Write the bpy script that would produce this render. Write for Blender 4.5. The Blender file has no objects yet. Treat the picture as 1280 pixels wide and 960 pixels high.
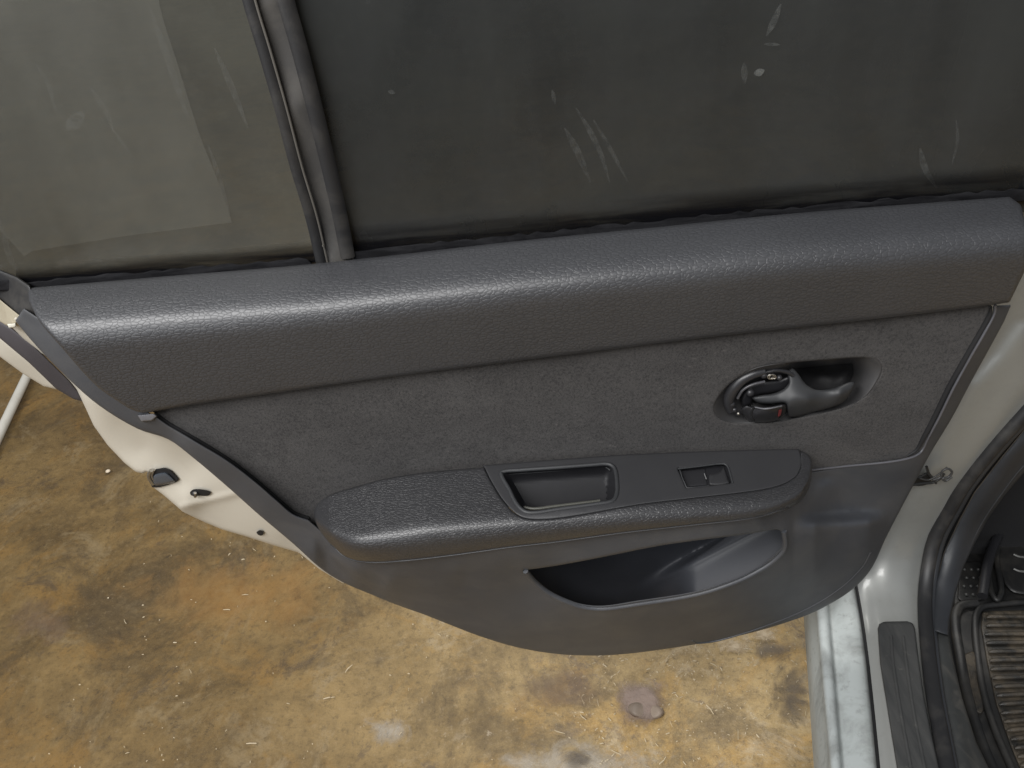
import bpy, bmesh, math, random
import numpy as np
from mathutils import Vector, Matrix
from mathutils.geometry import delaunay_2d_cdt
random.seed(7)
R = math.radians
scene = bpy.context.scene
COL = scene.collection

# ---------------------------------------------------------------- camera
CAMH, PITCH, ROLL, FPX = 1.25, R(36), R(5.5), 950.0
FW = np.array([0, math.cos(PITCH), -math.sin(PITCH)])
RT0 = np.array([1.0, 0, 0]); UP0 = np.array([0, math.sin(PITCH), math.cos(PITCH)])
RT = math.cos(ROLL)*RT0 - math.sin(ROLL)*UP0
UP = math.cos(ROLL)*UP0 + math.sin(ROLL)*RT0
CAM = np.array([0, 0, CAMH])
cd = bpy.data.cameras.new('camera'); cam = bpy.data.objects.new('camera', cd); COL.objects.link(cam)
cd.sensor_width = 36; cd.lens = 36*FPX/1280; cd.clip_start = .02; cd.clip_end = 200
cam.matrix_world = Matrix(((RT[0], UP[0], -FW[0], 0), (RT[1], UP[1], -FW[1], 0), (RT[2], UP[2], -FW[2], CAMH), (0, 0, 0, 1)))
scene.camera = cam
# ---------------------------------------------------------------- light: soft daylight in a covered bay, with added fill lamps
w = bpy.data.worlds.new('World'); scene.world = w; w.use_nodes = True
bg = w.node_tree.nodes['Background']; bg.inputs[0].default_value = (.90, .94, 1, 1); bg.inputs[1].default_value = .23
def area(name, loc, target, sx, sy, power, col):
    l = bpy.data.lights.new(name, 'AREA'); l.shape = 'RECTANGLE'; l.size = sx; l.size_y = sy; l.energy = power; l.color = col
    o = bpy.data.objects.new(name, l); COL.objects.link(o); o.location = loc
    o.rotation_euler = (Vector(target)-Vector(loc)).to_track_quat('-Z', 'Y').to_euler(); return o
area('ceiling_light', (-.95, -.65, 2.6), (0, .64, .7), 2.3, .7, 84, (1, .99, .98))
area('front_fill', (-2.0, -1.6, 1.7), (0, .7, .5), 1.6, 1.6, 20, (.96, .98, 1))  # added fill from the left front, lifts faces turned to the camera
area('floor_fill', (.45, 2.2, 2.8), (.05, 1.1, 0), 1.6, .8, 43, (1, .97, .92))  # added lamp beyond the door, brightens floor the door would shadow
scene.view_settings.view_transform = 'Standard'; scene.view_settings.look = 'None'
scene.view_settings.gamma = 1; scene.view_settings.exposure = .1

# ---------------------------------------------------------------- geometry helpers
YD = .64                                   # the door's glass plane stands this far in front of the camera
def ray(p): return FW*FPX + (p[0]-640)*RT - (p[1]-480)*UP
def P(px, py, d=0.):                       # point on the vertical plane d in front of the door plane
    r = ray((px, py)); return CAM + r*((YD-d)/r[1])
def PZ(px, py, z=0.):
    r = ray((px, py)); return CAM + r*((z-CAMH)/r[2])
def unit(v): return v/np.linalg.norm(v)
def link(name, me, parent=None):
    o = bpy.data.objects.new(name, me); COL.objects.link(o)
    if parent is not None: o.parent = parent; o.matrix_parent_inverse = parent.matrix_world.inverted()
    return o
def empty(name, loc, label=None, cat=None, group=None):
    o = bpy.data.objects.new(name, None); COL.objects.link(o); o.location = loc; o.empty_display_size = .05
    bpy.context.view_layer.update()
    if label: o['label'] = label; o['category'] = cat
    if group: o['group'] = group
    return o
def mesh(name, vs, fs, mat, parent=None, smooth=True, auto=None):
    me = bpy.data.meshes.new(name); me.from_pydata([tuple(map(float, v)) for v in vs], [], fs)
    if mat: me.materials.append(mat)
    me.validate(); me.update()
    if smooth:
        me.polygons.foreach_set('use_smooth', [True]*len(me.polygons))
        if auto: me.set_sharp_from_angle(angle=R(auto))
    return link(name, me, parent)
def resample(pts, step, closed=True):
    p = np.array(pts, float)
    if closed: p = np.vstack([p, p[:1]])
    seg = np.linalg.norm(np.diff(p, axis=0), axis=1); s = np.r_[0, np.cumsum(seg)]
    n = max(3, int(round(s[-1]/step))); t = np.linspace(0, s[-1], n+1)
    if closed: t = t[:-1]
    return np.stack([np.interp(t, s, p[:, k]) for k in range(p.shape[1])], 1)
def smooth_curve(pts, closed=False, k=8):  # Catmull-Rom (centripetal-ish)
    p = np.array(pts, float); n = len(p); out = []
    rng = range(n) if closed else range(n-1)
    for i in rng:
        if closed: a, b, c, d = p[(i-1) % n], p[i], p[(i+1) % n], p[(i+2) % n]
        else: a, b, c, d = p[max(i-1, 0)], p[i], p[i+1], p[min(i+2, n-1)]
        lb = np.linalg.norm(c-b)
        m1 = (c-a)/max(np.linalg.norm(c-b)+np.linalg.norm(b-a), 1e-9)*lb
        m2 = (d-b)/max(np.linalg.norm(d-c)+np.linalg.norm(c-b), 1e-9)*lb
        for j in range(k):
            t = j/k; out.append((2*t**3-3*t**2+1)*b+(t**3-2*t**2+t)*m1+(-2*t**3+3*t**2)*c+(t**3-t**2)*m2)
    if not closed: out.append(p[-1])
    return np.array(out)
def inside(poly, q):
    x, y = q[:, 0], q[:, 1]; r = np.zeros(len(q), bool); n = len(poly)
    for i in range(n):
        x1, y1 = poly[i]; x2, y2 = poly[(i+1) % n]
        if y1 == y2: continue
        c = ((y1 > y) != (y2 > y)) & (x < (x2-x1)*(y-y1)/(y2-y1)+x1); r ^= c
    return r
def bdist(poly, q):
    best = np.full(len(q), 1e9); n = len(poly)
    for i in range(n):
        a = poly[i]; b = poly[(i+1) % n]; ab = b-a; L = max((ab**2).sum(), 1e-12)
        t = np.clip(((q-a)@ab)/L, 0, 1); dd = np.linalg.norm(q-(a+t[:, None]*ab), axis=1); best = np.minimum(best, dd)
    return best
def tps(ctrl):
    c = np.array(ctrl, float); X = c[:, :2]/100; v = c[:, 2]
    def U(r2): return np.where(r2 > 1e-12, .5*r2*np.log(np.maximum(r2, 1e-12)), 0)
    n = len(X); K = U(((X[:, None]-X[None])**2).sum(-1))+np.eye(n)*2e-3; Q = np.c_[np.ones(n), X]
    A = np.block([[K, Q], [Q.T, np.zeros((3, 3))]]); sol = np.linalg.solve(A, np.r_[v, 0, 0, 0])
    def f(q):
        q = np.atleast_2d(q)/100; return U(((q[:, None]-X[None])**2).sum(-1))@sol[:n]+np.c_[np.ones(len(q)), q]@sol[n:]
    return f
def onplane(dfn):                          # surface functions: array of pixels -> world points
    def S(q):
        d = dfn(q) if callable(dfn) else np.full(len(q), dfn)
        r = FW[None]*FPX+(q[:, :1]-640)*RT[None]-(q[:, 1:2]-480)*UP[None]
        return CAM+r*((YD-d)/r[:, 1])[:, None]
    return S
def patch(name, outline, S, mat, parent, holes=(), step=3., grid=7., rnd=3., drop=.003, thick=.012, push=None, auto=None):
    """a real surface filled inside an outline, edges rolled off, returned backwards to give it thickness"""
    loops = [resample(outline, step)]+[resample(h, step) for h in holes]
    base = loops[0]
    def area_(l): x, y = l[:, 0], l[:, 1]; return .5*np.sum(x*np.roll(y, -1)-np.roll(x, -1)*y)
    if area_(base) < 0: loops[0] = base = base[::-1].copy()
    for k in range(1, len(loops)):
        if area_(loops[k]) > 0: loops[k] = loops[k][::-1].copy()
    lo, hi = base.min(0), base.max(0)
    gx, gy = np.meshgrid(np.arange(lo[0], hi[0], grid), np.arange(lo[1], hi[1], grid*.87))
    gx = gx+(np.arange(gx.shape[0]) % 2)[:, None]*grid/2
    g = np.stack([gx.ravel(), gy.ravel()], 1)
    ext = []
    if rnd > 0:
        for l in loops:
            tn = np.roll(l, -1, 0)-np.roll(l, 1, 0); tn /= np.maximum(np.linalg.norm(tn, axis=1), 1e-9)[:, None]
            nrm = np.stack([-tn[:, 1], tn[:, 0]], 1)
            for f in (.3, .65, 1.05): ext.append(l+nrm*rnd*f)
    def dist(q):
        dd = bdist(loops[0], q)
        for l in loops[1:]: dd = np.minimum(dd, bdist(l, q))
        return dd
    def ok(q, m):
        k = inside(loops[0], q)
        for l in loops[1:]: k &= ~inside(l, q)
        q = q[k]; return q[dist(q) > m]
    g = ok(g, max(rnd*1.5, 1.2))
    if ext:
        fs_ = (.3, .65, 1.05)*len(loops)
        ext = [ok(e, rnd*f*.8) for e, f in zip(ext, fs_)]
        g = np.vstack([g]+ext)
    allp = np.vstack(loops+[g]); edges = []; o = 0
    for l in loops:
        n = len(l); edges += [(o+i, o+(i+1) % n) for i in range(n)]; o += n
    v2, e2, f2, _, _, _ = delaunay_2d_cdt([Vector(p) for p in allp], edges, [], 1, 1e-5)
    q = np.array([tuple(v) for v in v2])
    tris = np.array([f for f in f2]); cen = q[tris].mean(1)
    keep = inside(loops[0], cen)
    for l in loops[1:]: keep &= ~inside(l, cen)
    tris = tris[keep]
    pts = S(q); rd = pts-CAM; rd /= np.linalg.norm(rd, axis=1)[:, None]
    off = np.zeros(len(q))
    if rnd > 0:
        s = np.clip(dist(q)/rnd, 0, 1); off += drop*(1-np.sqrt(np.maximum(0, 1-(1-s)**2)))
    if push is not None: off += push(q)
    pts = pts+rd*off[:, None]
    # orientation
    a, b, c = pts[tris[:, 0]], pts[tris[:, 1]], pts[tris[:, 2]]
    nn = np.cross(b-a, c-a); fl = (nn*(a-CAM)).sum(1) > 0; tris[fl] = tris[fl][:, ::-1]
    faces = [tuple(map(int, t)) for t in tris]
    # skirt
    cnt = {}
    for t in faces:
        for i in range(3):
            e = (t[i], t[(i+1) % 3]); cnt[e] = cnt.get(e, 0)+1
    be = [e for e in cnt if (e[1], e[0]) not in cnt]
    vs = [p for p in pts]; m = {}
    if thick > 0:
        back = lambda i: vs.append(pts[i]+rd[i]*thick) or len(vs)-1
        for a_, b_ in be:
            for i in (a_, b_):
                if i not in m: m[i] = back(i)
            faces.append((b_, a_, m[a_], m[b_]))
    return mesh(name, vs, faces, mat, parent, auto=auto or 50)
def loft(name, rails, mat, parent, sub=4, sub_len=None, thick=0, auto=None):
    rails = [np.array(r, float) for r in rails]
    g = np.stack(rails)                   # rows x pts x 3
    if sub > 1:
        cols = [smooth_curve(g[:, j], False, sub) for j in range(g.shape[1])]; g = np.stack(cols, 1)
    if sub_len:
        g = np.stack([smooth_curve(row, False, sub_len) for row in g])
    nr, nc = g.shape[:2]; vs = g.reshape(-1, 3); fs = []
    for i in range(nr-1):
        for j in range(nc-1):
            a = i*nc+j; fs.append((a, a+1, a+nc+1, a+nc))
    c = vs[fs[0][0]]; n = np.cross(vs[fs[0][1]]-c, vs[fs[0][3]]-c)
    if np.dot(n, c-CAM) > 0: fs = [f[::-1] for f in fs]
    return mesh(name, vs, fs, mat, parent, auto=auto)
def tube(name, pts, r, mat, parent, closed=False, n=8, flat=1., smooth_k=0, caps=True, up=None):
    p = np.array(pts, float)
    if smooth_k: p = smooth_curve(p, closed, smooth_k)
    N = len(p); rr = np.full(N, r) if np.isscalar(r) else np.interp(np.linspace(0, 1, N), np.linspace(0, 1, len(r)), r)
    vs = []; fs = []
    for i in range(N):
        if closed: t = p[(i+1) % N]-p[i-1]
        else: t = p[min(i+1, N-1)]-p[max(i-1, 0)]
        t = unit(t); v = unit(p[i]-CAM) if up is None else np.array(up, float); a = np.cross(t, v)
        a = unit(a) if np.linalg.norm(a) > 1e-6 else np.array([1., 0, 0]); b = np.cross(t, a)
        for k in range(n):
            th = 2*math.pi*k/n; vs.append(p[i]+rr[i]*(math.cos(th)*a+flat*math.sin(th)*b))
    for i in range(N if closed else N-1):
        j = (i+1) % N
        for k in range(n): fs.append((i*n+k, i*n+(k+1) % n, j*n+(k+1) % n, j*n+k))
    if not closed and caps: fs += [tuple(range(n))[::-1], tuple((N-1)*n+k for k in range(n))]
    o = mesh(name, vs, fs, mat, parent, auto=60)
    bm = bmesh.new(); bm.from_mesh(o.data); bmesh.ops.recalc_face_normals(bm, faces=bm.faces); bm.to_mesh(o.data); bm.free()
    return o
def dome(name, c, nrm, r, h, mat, parent, n=12, rings=4):
    nrm = unit(np.array(nrm, float)); a = unit(np.cross(nrm, [.3, .2, .9])); b = np.cross(nrm, a); vs = []; fs = []
    for i in range(rings):
        th = (i/rings)*math.pi/2
        for k in range(n):
            ph = 2*math.pi*k/n; vs.append(c+r*math.cos(th)*(math.cos(ph)*a+math.sin(ph)*b)+h*math.sin(th)*nrm)
    vs.append(c+h*nrm)
    for i in range(rings-1):
        for k in range(n): fs.append((i*n+k, i*n+(k+1) % n, (i+1)*n+(k+1) % n, (i+1)*n+k))
    for k in range(n): fs.append(((rings-1)*n+k, (rings-1)*n+(k+1) % n, len(vs)-1))
    return mesh(name, vs, fs, mat, parent)
def px(pts, d): return [P(x, y, d) for x, y in pts]
def ell(cx, cy, rx, ry, n=20, rot=0):
    return [(cx+rx*math.cos(t)*math.cos(rot)-ry*math.sin(t)*math.sin(rot), cy+rx*math.cos(t)*math.sin(rot)+ry*math.sin(t)*math.cos(rot)) for t in np.linspace(0, 2*math.pi, n, endpoint=False)]

# ---------------------------------------------------------------- materials
class M:
    def __init__(s, name):
        s.m = bpy.data.materials.new(name); s.m.use_nodes = True; s.t = s.m.node_tree; s.b = s.t.nodes['Principled BSDF']
        s.co = s.n('ShaderNodeTexCoord').outputs['Object']
    def n(s, k, **kw):
        x = s.t.nodes.new(k)
        for a, b in kw.items(): setattr(x, a, b)
        return x
    def l(s, a, b): s.t.links.new(a, b)
    def mapping(s, scale=(1, 1, 1), rot=(0, 0, 0), loc=(0, 0, 0), src=None):
        x = s.n('ShaderNodeMapping'); x.inputs['Scale'].default_value = scale; x.inputs['Rotation'].default_value = rot; x.inputs['Location'].default_value = loc
        s.l(src or s.co, x.inputs[0]); return x.outputs[0]
    def noise(s, scale, detail=4, rough=.55, dist=0, src=None):
        x = s.n('ShaderNodeTexNoise'); x.inputs['Scale'].default_value = scale; x.inputs['Detail'].default_value = detail
        x.inputs['Roughness'].default_value = rough; x.inputs['Distortion'].default_value = dist; s.l(src or s.co, x.inputs['Vector']); return x.outputs['Fac']
    def ramp(s, src, stops):
        x = s.n('ShaderNodeValToRGB'); e = x.color_ramp.elements
        while len(e) < len(stops): e.new(.5)
        for i, (p, c) in enumerate(stops):
            e[i].position = p; e[i].color = (c, c, c, 1) if np.isscalar(c) else (*c, 1)
        s.l(src, x.inputs[0]); return x.outputs[0]
    def mix(s, f, a, b, mode='MIX'):
        x = s.n('ShaderNodeMix', data_type='RGBA', blend_type=mode)
        for i, v in ((0, f), (6, a), (7, b)):
            if hasattr(v, 'links'): s.l(v, x.inputs[i])
            elif i == 0: x.inputs[0].default_value = v
            else: x.inputs[i].default_value = (*v, 1)
        return x.outputs[2]
    def math(s, op, a, b=0., c=None):
        x = s.n('ShaderNodeMath', operation=op)
        for i, v in ((0, a), (1, b), (2, c)):
            if v is None: continue
            if hasattr(v, 'links'): s.l(v, x.inputs[i])
            else: x.inputs[i].default_value = v
        return x.outputs[0]
    def bump(s, h, strength, dist, prev=None):
        x = s.n('ShaderNodeBump'); x.inputs['Strength'].default_value = strength; x.inputs['Distance'].default_value = dist; s.l(h, x.inputs['Height'])
        if prev: s.l(prev, x.inputs['Normal'])
        s.l(x.outputs[0], s.b.inputs['Normal']); return x.outputs[0]
    def set(s, **kw):
        for k, v in kw.items():
            i = s.b.inputs[{'col': 'Base Color', 'rough': 'Roughness', 'metal': 'Metallic', 'spec': 'Specular IOR Level', 'alpha': 'Alpha', 'coat': 'Coat Weight', 'sheen': 'Sheen Weight'}[k]]
            if hasattr(v, 'links'): s.l(v, i)
            else: i.default_value = (*v, 1) if isinstance(v, tuple) else v
        return s
def plastic(name, col, rough=.5, grain=900, bs=.25, spec=.5, mott=.2, dust=0.):
    m = M(name); n1 = m.noise(9, 5); c = m.mix(m.ramp(n1, [(.3, 0), (.7, 1)]), tuple(x*(1-mott) for x in col), tuple(x*(1+mott) for x in col))
    if dust:
        f = m.ramp(m.noise(22, 6, .6, .6), [(.45, 0), (.8, dust)]); c = m.mix(f, c, (.22, .2, .17))
    m.set(col=c, rough=m.math('ADD', rough-.07, m.math('MULTIPLY', m.noise(30, 3), .14)), spec=spec)
    m.bump(m.noise(grain, 2), bs, .0003); return m.m
def leather(name, col, scale, rough=.42, st=(.75, 1, 1), bs=.8, bd=.0007, rot=0):
    m = M(name); wob = m.n('ShaderNodeTexNoise'); wob.inputs['Scale'].default_value = 70; m.l(m.co, wob.inputs['Vector'])
    v = m.n('ShaderNodeVectorMath', operation='MULTIPLY_ADD'); m.l(wob.outputs['Color'], v.inputs[0]); v.inputs[1].default_value = (.0016,)*3; m.l(m.co, v.inputs[2])
    mp = m.mapping(st, (0, rot, 0), src=v.outputs[0])
    vo = m.n('ShaderNodeTexVoronoi', feature='DISTANCE_TO_EDGE'); vo.inputs['Scale'].default_value = scale; m.l(mp, vo.inputs['Vector'])
    h = m.ramp(vo.outputs['Distance'], [(0, 0), (.08, .7), (.25, 1)])
    vc = m.n('ShaderNodeTexVoronoi'); vc.inputs['Scale'].default_value = scale; m.l(mp, vc.inputs['Vector'])
    c = m.mix(h, tuple(x*.75 for x in col), col); c = m.mix(m.ramp(m.noise(7, 4), [(.3, 0), (.75, .5)]), c, tuple(x*1.25 for x in col))
    m.set(col=c, rough=m.math('ADD', rough, m.math('MULTIPLY', m.noise(14, 4), .1)), spec=.5, coat=.45); m.b.inputs['Coat Roughness'].default_value = .38
    hh = m.math('MULTIPLY_ADD', m.noise(1500, 2), .15, m.math('MULTIPLY_ADD', vc.outputs['Distance'], -.35, h))
    m.bump(hh, bs, bd); return m.m
def paint(name, col, metal=0., rough=.3, dirt=.3, dirtcol=(.12, .11, .09), coat=.4):
    m = M(name); f = m.ramp(m.noise(14, 8, .65, .4), [(.5, 0), (.82, dirt)]); f2 = m.ramp(m.noise(90, 5, .6), [(.58, 0), (.75, dirt*.5)])
    c = m.mix(f, col, dirtcol); c = m.mix(f2, c, dirtcol)
    m.set(col=c, metal=metal, rough=m.math('MULTIPLY_ADD', f, .5, rough), coat=coat); m.b.inputs['Coat Roughness'].default_value = .15
    m.bump(m.noise(500, 3), .04, .0004); return m.m

L_UP = leather('grained_vinyl', (.041, .042, .046), 310, .40, (.62, 1, 1), .6, .00045)
L_ARM = leather('armrest_vinyl', (.029, .029, .031), 400, .33, (.5, 1, 1), .65, .00042)
HARD = plastic('moulded_plastic', (.052, .055, .062), .5, 1100, .4, mott=.12, dust=.12)
PANEL = plastic('satin_plastic', (.030, .030, .032), .5, 1600, .25, mott=.06)
DARKP = plastic('dark_plastic', (.012, .012, .014), .5, 1200, .2)
GLOSSY = plastic('glossy_plastic', (.020, .020, .022), .36, 500, .05)
GREYP = plastic('lever_plastic', (.027, .028, .030), .55, 900, .08)
RUBBER = plastic('rubber', (.014, .014, .015), .5, 700, .2, dust=.2)
VOID = plastic('shadow_black', (.006, .006, .007), .7, 500, .1)
CREAM = paint('cream_paint', (.56, .525, .45), 0, .38, .12, (.3, .25, .2), .3)
SILVER = paint('silver_paint', (.31, .315, .30), .35, .48, .4, (.2, .2, .18), .5)
ROCK = paint('pale_sill_paint', (.38, .41, .405), .0, .6, 1., (.13, .13, .12), .0)
STEEL = paint('steel', (.4, .38, .34), .9, .35, .5, (.1, .07, .05), 0)
def m_red():
    m = M('red_mark'); m.set(col=(.22, .03, .035), rough=.5); return m.m
RED = m_red()
def m_fabric():
    m = M('woven_fabric'); a = m.noise(14, 9, .78, .3, src=m.mapping((1, 1, 1.6)))
    c = m.mix(m.ramp(a, [(.36, 0), (.64, 1)]), (.046, .044, .044), (.070, .067, .066))
    t = m.noise(420, 6, .85); c = m.mix(m.ramp(t, [(.44, 0), (.62, .5)]), c, (.098, .094, .091)); c = m.mix(m.ramp(t, [(.38, .6), (.48, 0)]), c, (.020, .020, .021))
    l = m.ramp(m.noise(260, 4, .7, src=m.mapping((.5, 1, 1), (0, .4, 0), (3, 1, 1))), [(.62, 0), (.70, .4)]); c = m.mix(l, c, (.14, .132, .125))
    m.set(col=c, rough=1., spec=.08, sheen=.06)
    m.bump(m.noise(520, 6, .85), .9, .0011); return m.m
FABRIC = m_fabric()
def m_glass(name, see, tint, dust, dcol, rough=.12):
    m = M(name)
    st = m.mapping((9, 9, 1.1), (0, R(-16), 0)); s1 = m.noise(1, 6, .55, .6, src=st); s2 = m.noise(3.2, 5, .6, .8)
    f = m.math('MULTIPLY', m.math('ADD', m.ramp(s1, [(.25, 0), (.8, 1)]), m.ramp(s2, [(.3, 0), (.7, 1)])), .5)
    fine = m.ramp(m.noise(120, 5, .7), [(.5, 0), (.9, .35)])
    base = m.mix(m.ramp(f, [(.2, 0), (.8, 1)]), tuple(x*dust*.72 for x in dcol), tuple(x*dust*1.2 for x in dcol)); base = m.mix(fine, base, tuple(x*dust*1.5 for x in dcol))
    base = m.mix(m.ramp(m.noise(5, 5, .6, .9, src=m.mapping((1, 1, 1), loc=(4, 2, 8))), [(.42, 0), (.7, .5)]), base, tuple(a*b for a, b in zip(dcol, (1.15, 1.15, 1.08))))
    m.set(col=base, rough=m.math('MULTIPLY_ADD', f, .25, rough), spec=.45)
    tr = m.n('ShaderNodeBsdfTransparent'); tr.inputs[0].default_value = (*tint, 1)
    ms = m.n('ShaderNodeMixShader'); m.l(m.math('MULTIPLY_ADD', f, -.12, see), ms.inputs[0]); m.l(m.b.outputs[0], ms.inputs[1]); m.l(tr.outputs[0], ms.inputs[2])
    out = m.t.nodes['Material Output']; m.l(ms.outputs[0], out.inputs[0]); return m.m
GLASS = m_glass('dark_tinted_glass', .27, (.16, .17, .18), 1, (.031, .033, .033))
GLASSQ = m_glass('dusty_quarter_glass', .42, (.42, .42, .38), 1, (.088, .088, .077))
def m_smear(a):
    m = M('dust_smear'); m.set(col=(.28, .29, .28), rough=.8, alpha=m.math('MULTIPLY', m.ramp(m.noise(160, 4), [(.35, .1), (.7, 1)]), a)); return m.m
SMEAR = m_smear(.055); SMEAR2 = m_smear(.16)
def m_floor():
    m = M('stained_concrete'); N = m.noise
    def V(x, y): return m.mapping((1, 1, 1), loc=(x, y, 0))
    big = N(1.6, 6, .6, .5); fine = N(70, 9, .8); gr = N(330, 6, .85)
    c = m.mix(m.ramp(N(3.2, 12, .74, .3), [(.38, 0), (.60, 1)]), (.19, .132, .058), (.44, .32, .155))
    c = m.mix(m.ramp(N(4.4, 12, .76, .5, src=V(3, 1)), [(.50, 0), (.60, .55), (.72, .8)]), c, (.45, .275, .085))        # golden rust
    c = m.mix(m.ramp(N(7, 12, .78, .6, src=V(9, 4)), [(.53, 0), (.60, .5), (.70, .8)]), c, (.46, .38, .26))             # worn pale crust
    c = m.mix(m.ramp(N(3.6, 12, .75, .5, src=V(-2, 7)), [(.50, 0), (.60, .6), (.70, .85)]), c, (.12, .088, .05))         # old grime
    c = m.mix(m.ramp(N(9, 12, .8, .6, src=V(21, 3)), [(.56, 0), (.62, .6), (.70, .8)]), c, (.15, .115, .085))
    c = m.mix(m.ramp(N(15, 10, .8, .8, src=V(5, -7)), [(.60, 0), (.66, .7)]), c, (.075, .055, .035))
    c = m.mix(m.ramp(N(26, 8, .8, .3, src=V(15, -7)), [(.63, 0), (.69, .6)]), c, (.55, .47, .36))
    c = m.mix(m.ramp(fine, [(.36, .65), (.48, 0)]), c, (.11, .08, .045)); c = m.mix(m.ramp(fine, [(.55, 0), (.68, .5)]), c, (.50, .40, .27))
    c = m.mix(m.ramp(gr, [(.56, 0), (.70, .55)]), c, (.55, .46, .34)); c = m.mix(m.ramp(gr, [(.32, .6), (.44, 0)]), c, (.09, .065, .04))
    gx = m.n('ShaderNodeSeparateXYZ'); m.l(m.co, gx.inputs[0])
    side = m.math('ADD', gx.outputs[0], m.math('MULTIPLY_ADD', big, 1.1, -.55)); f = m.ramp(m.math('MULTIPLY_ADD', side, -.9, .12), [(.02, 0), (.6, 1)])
    c = m.mix(f, c, (.50, .45, .35), 'MULTIPLY')          # shade over the left of the floor, painted into the colour
    m.set(col=c, rough=m.math('MULTIPLY_ADD', fine, .45, .35), spec=.4)
    b = m.bump(N(38, 10, .78), .55, .004); m.bump(gr, .6, .0013, b); return m.m
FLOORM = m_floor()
def blot(name, c1, c2, sc=30, a=.9, rough=.7):
    m = M(name); n = m.noise(sc, 7, .7, .6); m.set(col=m.mix(m.ramp(n, [(.35, 0), (.65, 1)]), c1, c2), rough=rough)
    r = m.n('ShaderNodeTexCoord').outputs['UV']; g = m.n('ShaderNodeVectorMath', operation='LENGTH'); m.l(r, g.inputs[0])
    e = m.math('ADD', g.outputs['Value'], m.math('MULTIPLY_ADD', m.noise(sc*.45, 9, .72, .8), 2.6, -1.2))
    m.set(alpha=m.ramp(e, [(.35, a), (.95, 0)])); m.bump(m.noise(sc*6, 6), .5, .002); return m.m

# ================================================================ SETTING: the floor
vs = []; fs = []
me = bpy.data.meshes.new('concrete_floor'); bm = bmesh.new()
bmesh.ops.create_grid(bm, x_segments=60, y_segments=60, size=15)
rr = random.Random(3)
for v in bm.verts: v.co.y += 9
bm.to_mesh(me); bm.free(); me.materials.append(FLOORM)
fl = link('concrete_floor', me); fl['kind'] = 'structure'

# stains: things too thin to lift, part of the floor
def stain(name, cx, cy, rx, ry, mat, z=.002, rot=0):
    c = PZ(cx, cy, z); ex = PZ(cx+rx, cy, z)-c; ey = PZ(cx, cy+ry, z)-c; vs = [c]; n = 28
    vs += [c+1.25*(math.cos(t)*ex+math.sin(t)*ey) for t in np.linspace(0, 2*math.pi, n, endpoint=False)]
    fs = [(0, 1+(k+1) % n, 1+k) for k in range(n)]
    o = mesh(name, vs, fs, mat, fl, smooth=False); uv = o.data.uv_layers.new()
    for lp in o.data.loops:
        i = lp.vertex_index
        if i == 0: uv.data[lp.index].uv = (0, 0)
        else: t = 2*math.pi*(i-1)/n; uv.data[lp.index].uv = (1.25*math.cos(t), 1.25*math.sin(t))
    return o
GREYST = blot('grey_scour', (.42, .38, .32), (.50, .46, .40), 40, .45)
OILST = blot('oil_stain', (.05, .04, .035), (.09, .07, .05), 30, .6, .45)
RUSTST = blot('rust_stain', (.34, .17, .045), (.42, .25, .09), 22, .35)
BROWNST = blot('brown_stain', (.14, .09, .06), (.20, .14, .10), 26, .4)
PALEST = blot('flaked_patch', (.55, .46, .33), (.42, .32, .2), 70, .85)
zz = .002
for nm, a in (('scoured_patch', (478, 912, 34, 22, GREYST)), ('scoured_patch', (720, 955, 130, 34, GREYST)), ('oil_stain', (992, 868, 34, 50, OILST)),
              ('rust_stain', (290, 740, 150, 70, RUSTST)), ('brown_stain', (55, 780, 50, 36, BROWNST)), ('flaked_patch', (920, 806, 26, 14, PALEST)), ('flaked_patch', (955, 792, 20, 12, PALEST)),
              ('oil_stain', (968, 812, 34, 18, OILST)), ('brown_stain', (700, 860, 70, 40, BROWNST)), ('oil_stain', (720, 952, 22, 16, OILST))):
    stain(nm, *a[:4], a[4], z=zz); zz += .0007
# shallow pit in the concrete with a raised stone core
BRW = plastic('wet_pit', (.15, .10, .075), .3, 300, .4, mott=.4)
pit = stain('pit', 805, 872, 40, 34, blot('pit_stain', (.12, .075, .055), (.17, .11, .08), 24, .95, .4), z=zz+.001)
st = patch('stone', smooth_curve(ell(806, 888, 25, 11, 9, .15), True, 4), lambda q: np.array([PZ(a, b, .012+.004*math.sin(a*.2)) for a, b in q]), plastic('pale_stone', (.23, .18, .14), .6, 200, .6, mott=.35), fl, rnd=6, drop=.012, thick=.01)
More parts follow.
